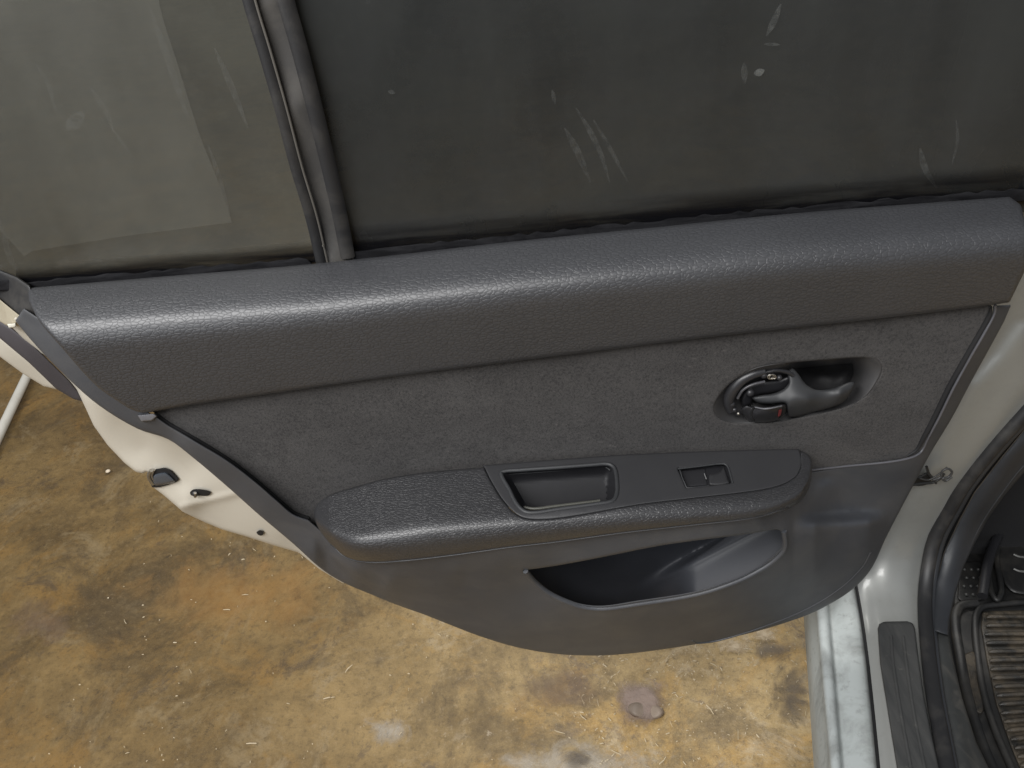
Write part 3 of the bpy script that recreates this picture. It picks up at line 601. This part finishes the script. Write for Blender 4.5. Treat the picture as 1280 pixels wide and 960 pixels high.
# -- inner handle
hd = empty('door_handle', P(1000, 490, .03)); hd.parent = door; hd.matrix_parent_inverse = door.matrix_world.inverted()
HDD = tps([(893, 507, .035), (926, 470, .036), (982, 454, .036), (1035, 449, .036), (1090, 447, .036), (1102, 461, .036), (1079, 497, .035), (1013, 519, .035), (947, 528, .034), (900, 524, .034),
           (905, 500, .024), (912, 515, .022), (935, 480, .014), (960, 475, .010), (950, 500, .006), (930, 510, .010), (1000, 462, -.012), (1030, 460, -.016), (1060, 458, -.012), (1005, 478, -.016), (1035, 476, -.018), (1062, 476, -.008), (1074, 455, .020), (1074, 482, .020), (1090, 463, .031), (1050, 500, .010), (1000, 508, .008), (980, 520, .020)])
dish_big = [((x-1000)*1.012+1000, (y-488)*1.03+488) for x, y in dish]
patch('handle_dish', dish_big, onplane(lambda q: HDD(q)-.0005), plastic('dish_plastic', (.046, .045, .046), .6, 900, .15), hd, rnd=2.5, drop=.003, grid=3.5, thick=.006)
patch('dish_opening', [(990, 461), (1030, 457), (1066, 454), (1067, 466), (1062, 478), (1040, 486), (1020, 487), (1008, 480), (1000, 470)], onplane(lambda q: HDD(q)+.002), VOID, hd, rnd=0, grid=5, thick=0)
LVD = tps([(940, 497, .034), (963, 504, .040), (982, 504, .044), (975, 490, .036), (991, 470, .030), (989, 459, .024), (1009, 481, .034), (1020, 488, .038), (1042, 486, .038), (1066, 477, .034), (1067, 483, .038), (1050, 494, .046), (1010, 501, .048), (985, 506, .046), (1057, 501, .038), (1013, 518, .036), (987, 523, .034)])
lev = patch('handle_lever', smooth_curve([(940, 497), (952, 494), (966, 492), (978, 487), (986, 478), (984, 466), (990, 460), (999, 469), (1007, 480), (1019, 487), (1042, 485), (1064, 477), (1069, 479), (1065, 489), (1058, 499), (1048, 506), (1013, 516), (987, 521.5), (984, 512), (982, 504), (963, 505), (948, 503.5)], True, 4), onplane(LVD), GREYP, hd, rnd=3.5, drop=.005, grid=3, step=2, thick=.012, auto=70)
# round hub and its exposed ring
patch('handle_hub', smooth_curve([(930, 490), (940, 480), (957, 476), (975, 474), (986, 470), (989, 478), (980, 488), (965, 492), (950, 494), (942, 498), (940, 505), (930, 510), (926, 500)], True, 4), onplane(.026), DARKP, hd, rnd=5, drop=.008, grid=3, step=2)
ring = tube('hub_ring', px(smooth_curve([(914, 514), (911, 502), (914, 490), (924, 477), (940, 468), (956, 464)], False, 6), .033), [.004, .0055, .006, .005, .004], GLOSSY, hd, flat=.7)
tube('hub_ring', px(smooth_curve([(922, 498), (928, 488), (940, 481), (956, 477)], False, 6), .034), .0016, plastic('bright_rim', (.05, .05, .055), .3), hd)
tube('hub_ring', px(smooth_curve([(956, 466), (970, 463), (984, 465), (991, 469)], False, 6), .030), .0022, GLOSSY, hd)
tube('spring', px([(962+3.5*math.cos(t)+t*.35, 471+2.8*math.sin(t)) for t in np.linspace(0, 14, 50)], .036), .0006, STEEL, hd)
for c_, r_ in (((955, 469), .0035), ((974, 472), .003), ((915, 505), .0035), ((923, 517), .0028), ((938, 491), .004), ((918, 512), .003)):
    dome('rivet', P(*c_, .034), (0, -1, .4), r_, .003, GLOSSY, hd)
dome('screw_head', P(923, 517, .038), (0, -1, .4), .0017, .0016, STEEL, hd)
KN = tps([(930, 515, .040), (940, 505, .046), (936, 520, .040), (943, 508, .044), (945, 518, .050), (960, 511, .056), (975, 509, .050), (982, 510, .044), (975, 520, .048), (960, 522, .050), (950, 527, .040), (978, 524, .038)])
kn = patch('lock_knob', smooth_curve([(926, 512), (932, 507), (940, 508), (950, 509.5), (965, 508), (981, 505), (984, 509), (980, 518), (972, 525), (958, 528), (943, 528), (934, 524)], True, 4), onplane(KN), GLOSSY, hd, rnd=4, drop=.007, grid=2.5, step=1.5, thick=.012)
tube('knob_groove', on(KN, [(942, 509), (939, 516), (942, 526)], .0005), .0012, VOID, kn)
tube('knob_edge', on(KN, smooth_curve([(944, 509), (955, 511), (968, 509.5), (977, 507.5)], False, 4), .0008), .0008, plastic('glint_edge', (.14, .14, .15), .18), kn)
patch('lock_mark', [(973.5, 512.5), (977.5, 511.5), (976, 519), (972, 522)], onplane(lambda q: KN(q)+.0012), RED, kn, rnd=0, grid=2, step=2, thick=.001)
patch('knob_slot', smooth_curve([(979, 509), (982, 510), (980, 518), (973, 524), (978, 516)], True, 3), onplane(lambda q: KN(q)+.0008), VOID, kn, rnd=0, grid=2, step=1, thick=.001)

# ================================================================ CAR BODY (hinge side)
YW, ZS = .675, .375
body = empty('car_body', tuple(PZ(1100, 900, .2)), 'silver painted car body with pillar, door sill and dark step plate at right', 'car body')
def S_body(dz=0., dy=0., k=.15, bulge=None):
    def S(q):
        r = FW[None]*FPX+(q[:, :1]-640)*RT[None]-(q[:, 1:2]-480)*UP[None]; r /= np.linalg.norm(r, axis=1)[:, None]
        tw = (YW-dy)/r[:, 1]; tz = (ZS+dz-CAMH)/r[:, 2]; t = smin(tw, tz, k)
        if bulge is not None: t = t-bulge(q)
        return CAM+r*t[:, None]
    return S
# outer rocker strips (profile lofted along the sill)
def ln(x0, y0, x1, y1, ys): return [(x0+(y-y0)*(x1-x0)/(y1-y0), y) for y in ys]
ys = [660, 720, 776, 830, 890, 960, 1040, 1150]
L0 = ln(1009, 776, 1022, 960, ys); L1 = ln(1020, 776, 1036, 960, ys); L2 = ln(1024, 776, 1040, 960, ys); L3 = ln(1034, 776, 1049, 960, ys); L4 = ln(1039, 776, 1055, 960, ys); L5 = ln(1045, 776, 1062, 960, ys)
GAPX = [(1052, 620), (1060, 680), (1072, 739), (1079, 780), (1085, 825), (1091, 880), (1099, 960), (1108, 1060), (1118, 1150)]
gx = lambda y: float(np.interp(y, [p[1] for p in GAPX], [p[0] for p in GAPX]))
L6 = [(gx(y)-4, y) for y in ys]; L7 = [(gx(y)-1, y) for y in ys]
def zr(l, z): return [PZ(x, y, z) for x, y in l]
bot = [p+np.array([.02, 0, -.13]) for p in zr(L0, .27)]
loft('rocker_panel', [bot, zr(L0, .27), zr(L1, .315), zr(L2, .330), zr(L3, .332), zr(L4, .322), zr(L5, .324), zr([((a[0]+b[0])/2, a[1]) for a, b in zip(L5, L6)], .330), zr(L6, .330), zr(L7, .300)], ROCK, body, sub=3, sub_len=3)
# black strip laid in for the shade of the gap
tube('gap_shade', [PZ(gx(y)+.5, y, .335) for y in range(640, 1150, 15)], .0030, VOID, body, flat=.6)
# pillar and inner sill
SEALO = [(1330, 455), (1280, 508), (1236, 556), (1199, 603), (1181, 634), (1162, 671), (1153, 709), (1149, 750), (1151, 791), (1159, 862), (1168, 912), (1177, 960), (1195, 1050), (1215, 1150)]
pil = [(gx(y)+1.5, y) for y in range(1150, 610, -20)]+[(1060, 560), (1120, 440), (1200, 330), (1268, 250), (1290, 180), (1420, 180), (1420, 380)]+smooth_curve([(x+4, y) for x, y in SEALO], False, 4).tolist()
def pb(q):                                # two soft swages on the pillar, a rolled outer edge on the sill
    x, y = q[:, 0], q[:, 1]
    l1 = (x-np.interp(y, [402, 443, 481, 560, 640, 700, 760], [1280, 1249, 1214, 1170, 1130, 1105, 1092]))
    a = .014/(1+np.exp(-l1/5.))
    l2 = x-np.interp(y, [480, 560, 621, 680, 720, 780, 900, 1000], [1290, 1228, 1180, 1148, 1140, 1143, 1157, 1180])
    b = -.010/(1+np.exp(-l2/5.)) 
    c = .010/(1+np.exp(-(x-np.interp(y, [700, 780, 900, 1000], [1078, 1092, 1106, 1120]))/3.))*np.clip((y-700)/60, 0, 1)
    return a*(lambda t: t*t*(3-2*t))(np.clip((860-y)/260, 0, 1))+b+c
patch('pillar', pil, S_body(bulge=pb), SILVER, body, rnd=0, grid=5, step=6, thick=.01, auto=60)
# step plate
sp_ = [(1097, 786), (1099, 780), (1105, 777), (1134, 776.5), (1141, 779), (1144, 787), (1148, 820), (1155, 870), (1164, 915), (1174, 960), (1190, 1040), (1210, 1130), (1150, 1130), (1135, 1040), (1121, 960), (1110, 892), (1100, 830)]
m = M('scuffed_plate'); n_ = m.noise(60, 7, .75, .4); c = m.mix(m.ramp(m.noise(25, 5, .6, src=m.mapping((3, .5, 1), (0, 0, R(-18)))), [(.35, 0), (.7, 1)]), (.028, .029, .029), (.055, .055, .053)); c = m.mix(m.ramp(n_, [(.60, 0), (.68, .35)]), c, (.13, .125, .11))
m.set(col=c, rough=.65); m.bump(m.noise(900, 3), .5, .0006)
spl = patch('step_plate', sp_, S_body(dz=.014, bulge=None), m.m, body, rnd=3, drop=.004, grid=8, thick=.008)
for f in (.33, .66):
    a_ = [(1099+(1144-1099)*f, 795), (1100+(1150-1100)*f, 830), (1110+(1159-1110)*f, 892), (1121+(1174-1121)*f, 960), (1135+(1190-1135)*f, 1040)]
    tube('plate_rib', list(S_body(dz=.015)(smooth_curve(a_, False, 4))), .0016, m.m, spl, flat=.5)
# weather strip round the door opening: rubber bead, lip
sb = S_body(dz=.006)
W1 = smooth_curve([(x+7, y+1) for x, y in SEALO], False, 5)
tube('weatherstrip', list(S_body(dz=.012, dy=.006)(W1)), .0085, RUBBER, body, n=12, flat=.6)
W2 = smooth_curve([(x+15, y+3) for x, y in SEALO], False, 5)
tube('weatherstrip', list(S_body(dz=.006, dy=.002)(W2)), .0055, plastic('seal_lip', (.03, .032, .036), .38, 500, .1), body, n=10)
# pillar trim inside the opening
IT = [(1340, 480), (1290, 525), (1253, 570), (1218, 615), (1199, 650), (1180, 690), (1170, 725), (1165, 760), (1164, 788)]
IT2 = [(1420, 470), (1340, 540), (1285, 585), (1255, 620), (1234, 650), (1218, 680), (1204, 710), (1194, 745), (1187, 775), (1186, 795)]
pt = patch('pillar_trim', IT+IT2[::-1], S_body(dz=.01, dy=.0, bulge=lambda q: .006*np.sin(np.clip((q[:, 0]-np.interp(q[:, 1], [480, 570, 650, 725, 795], [1340, 1253, 1199, 1170, 1164]))/26, 0, 1)*3.1)), plastic('pillar_plastic', (.024, .026, .030), .5, 900, .15), body, rnd=3, drop=.006, grid=5, thick=.02)
tube('trim_edge', list(S_body(dz=.008)(smooth_curve([(1335, 538), (1280, 582), (1250, 620), (1229, 651), (1213, 681), (1199, 711), (1190, 745), (1184, 770)], False, 5))), .0012, GREYP, pt)
# kick plate along the footwell
kp = [(1157, 787), (1172, 790), (1186, 794), (1192, 827), (1203, 873), (1220, 927), (1237, 962), (1275, 1060), (1310, 1150), (1240, 1150), (1212, 1050), (1189, 962), (1178, 912), (1168, 873), (1161, 820)]
patch('kick_plate', kp, S_body(dz=.004, bulge=lambda q: -.03*np.clip((q[:, 0]-np.interp(q[:, 1], [787, 873, 960, 1150], [1172, 1185, 1210, 1275]))/30, 0, 1)), plastic('kick_plastic', (.042, .044, .043), .55, 500, .4, mott=.35, dust=.5), body, rnd=3, drop=.006, grid=6, thick=.03)
# footwell lining
CARPET = plastic('footwell_carpet', (.010, .010, .011), .9, 400, .8)
fw = [(1160, 640), (1190, 560), (1260, 480), (1500, 480), (1500, 1150), (1200, 1150), (1165, 960), (1160, 800)]
patch('footwell', fw, lambda q: np.array([PZ(a, b, .245) if b > 700 else PZ(a, 700, .245)+np.array([0, .0, (700-b)*.0018]) for a, b in q]), CARPET, body, rnd=0, grid=20, step=15, thick=.01)
# dark inner pieces behind the trim
for l in ([(1228, 745), (1236, 700), (1250, 665), (1290, 600), (1340, 560)], ):
    tube('heater_duct', [PZ(a, b, .30) for a, b in smooth_curve(l, False, 4)], .007, DARKP, body)
# check strap / loose wires by the hinge
WIRE = plastic('wire_black', (.02, .02, .02), .4); WIRE2 = plastic('wire_grey', (.05, .05, .05), .4)
def onb(pts, k=6, off=.004): return list(S_body(dz=off, dy=off+.014)(smooth_curve(pts, False, k)))
hn = patch('hinge_wire_boot', smooth_curve([(1136, 600), (1152, 594), (1160, 590), (1166, 597), (1158, 606), (1142, 607)], True, 3), S_body(dy=.02), RUBBER, body, rnd=3, drop=.005, grid=3, step=2)
tube('hinge_wire', onb([(1140, 606), (1155, 604), (1166, 603), (1175, 598), (1180, 592)], off=.012), .0017, WIRE, body)
tube('hinge_wire', onb([(1158, 583), (1161, 592), (1166, 598), (1170, 604)], off=.012), .0016, WIRE, body)
tube('hinge_wire', onb([(1166, 600), (1176, 596), (1178, 589), (1185, 586), (1190, 590), (1186, 596), (1178, 598), (1182, 601), (1190, 596)], off=.014), .0014, WIRE2, body)
tube('hinge_wire', onb([(1150, 598), (1160, 600), (1172, 594), (1184, 584)], off=.013), .0010, WIRE2, body)
bpy.context.view_layer.update()
# ================================================================ FLOOR MAT
ZM = .262
MATB = plastic('mat_rubber', (.009, .009, .009), .5, 500, .5, mott=.3, dust=.15)  # colour darkened to stand in for shade of the unbuilt roof and seats
m = M('muddy_rubber'); mud = m.ramp(m.noise(35, 6, .65, .5), [(.38, .0), (.72, .8)]); c = m.mix(mud, (.018, .017, .015), (.11, .085, .055)); m.set(col=c, rough=m.math('MULTIPLY_ADD', mud, .35, .32)); m.bump(m.noise(300, 6, .7), .7, .0015); MUD = m.m
mat_o = empty('floor_mat', tuple(PZ(1260, 830, ZM)), 'black ribbed rubber floor mat with brown mud lying in the footwell', 'floor mat')
MS = lambda z: (lambda q: np.array([PZ(a, b, z) for a, b in q]))
patch('mat_base', [(1196, 700), (1245, 640), (1500, 640), (1500, 1150), (1290, 1150), (1250, 1010), (1232, 945), (1212, 888), (1200, 828), (1193, 776), (1192, 752)], MS(ZM), MATB, mat_o, rnd=4, drop=.004, grid=12, thick=.012)
# mat raised walls
tube('mat_lip', [PZ(a, b, ZM+.006) for a, b in smooth_curve([(1222, 754), (1200, 758), (1194, 775), (1200, 820), (1210, 872), (1226, 925), (1246, 975), (1275, 1060)], False, 6)], .0065, MATB, mat_o, n=10, flat=.6)
tube('mat_lip', [PZ(a, b, ZM+.005) for a, b in smooth_curve([(1290, 752), (1245, 756), (1226, 760), (1219, 775), (1222, 820), (1230, 868), (1243, 910), (1262, 955), (1290, 1020)], False, 6)], .0045, MATB, mat_o, n=10, flat=.6)
tube('mat_lip', [PZ(a, b, ZM+.012) for a, b in smooth_curve([(1240, 640), (1236, 690), (1238, 735), (1246, 750), (1252, 738), (1246, 700), (1250, 655)], False, 6)], .004, MATB, mat_o, n=8)
patch('mud_patch', smooth_curve([(1203, 822), (1218, 815), (1222, 850), (1230, 885), (1226, 893), (1212, 880)], True, 4), MS(ZM+.006), MUD, mat_o, rnd=2, drop=.004, grid=5)
tray = patch('mat_tray', [(1228, 764), (1500, 758), (1500, 985), (1285, 985), (1262, 930), (1245, 880), (1234, 830), (1226, 785)], MS(ZM+.004), MUD, mat_o, rnd=3, drop=.003, grid=10)
lx = lambda y: float(np.interp(y, [760, 787, 840, 873, 907, 960, 1000], [1232, 1231, 1238, 1246, 1256, 1276, 1290]))
rb0 = None
rr = random.Random(2)
for k in range(18):
    y = 772+k*10.9
    l = [(lx(y)+rr.uniform(-1, 1.5), y), (lx(y)+6, y-1), (1300, y-1-.02*(y-770)), (1420, y-6)]
    pts = [PZ(a, b, ZM+.007) for a, b in smooth_curve(l, False, 4)]
    tube('rib', pts, [.0012, .0033, .0034, .0034], MUD, mat_o, n=8, flat=1.)
# studded square
sq = patch('stud_pad', smooth_curve([(1199, 708), (1203, 703), (1228, 701), (1231, 705), (1231, 745), (1228, 750), (1203, 752), (1197, 748)], False, 2), MS(ZM+.003), MATB, mat_o, rnd=2, drop=.003, grid=6)
k = 0
for r_ in range(4):
    for c_ in range(3):
        x_ = 1205.5+c_*8.6+(r_ % 2)*3-r_*.3; y_ = 712+r_*10.5-(c_ % 2)*0
        if x_ > 1229: continue
        dome('stud', PZ(x_, y_, ZM+.004), (0, 0, 1), .0026, .003, plastic('stud_rubber', (.05, .05, .048), .4) if k == 0 else bpy.data.materials['stud_rubber'], sq, n=8, rings=3); k += 1
# raised heel block at the far right
hb = patch('heel_block', smooth_curve([(1250, 662), (1262, 657), (1330, 655), (1420, 655), (1420, 742), (1300, 744), (1268, 742), (1254, 728), (1246, 690)], True, 3), MS(ZM+.014), MATB, mat_o, rnd=5, drop=.010, grid=6, thick=.01)
for y in (674, 692, 710):
    tube('block_groove', [PZ(a, b, ZM+.017) for a, b in smooth_curve([(1267, y+1), (1275, y+4), (1290, y+4), (1305, y)], False, 4)], .0016, plastic('groove_worn', (.10, .10, .095), .35) if y == 674 else bpy.data.materials['groove_worn'], hb, flat=.6)

# ================================================================ one car: door and body pieces are its parts
car = empty('car', tuple(PZ(1060, 900, 0)), 'silver car with its rear door swung open, showing black vinyl and grey fabric lining', 'car')
def put(o, p):
    bpy.context.view_layer.update(); mw = o.matrix_world.copy(); o.parent = p; o.matrix_parent_inverse = p.matrix_world.inverted(); o.matrix_basis = mw if False else Matrix.Identity(4)
kids = [o for o in door.children_recursive if o.type == 'MESH' and o is not sh]
for o in kids: put(o, sh)
sh.name = 'door'; put(sh, car); sh['label'] = 'open rear door with black vinyl and fabric lining on a cream painted shell'
for o in list(body.children): put(o, car)
for e in (door, body, arm, hd): bpy.data.objects.remove(e)
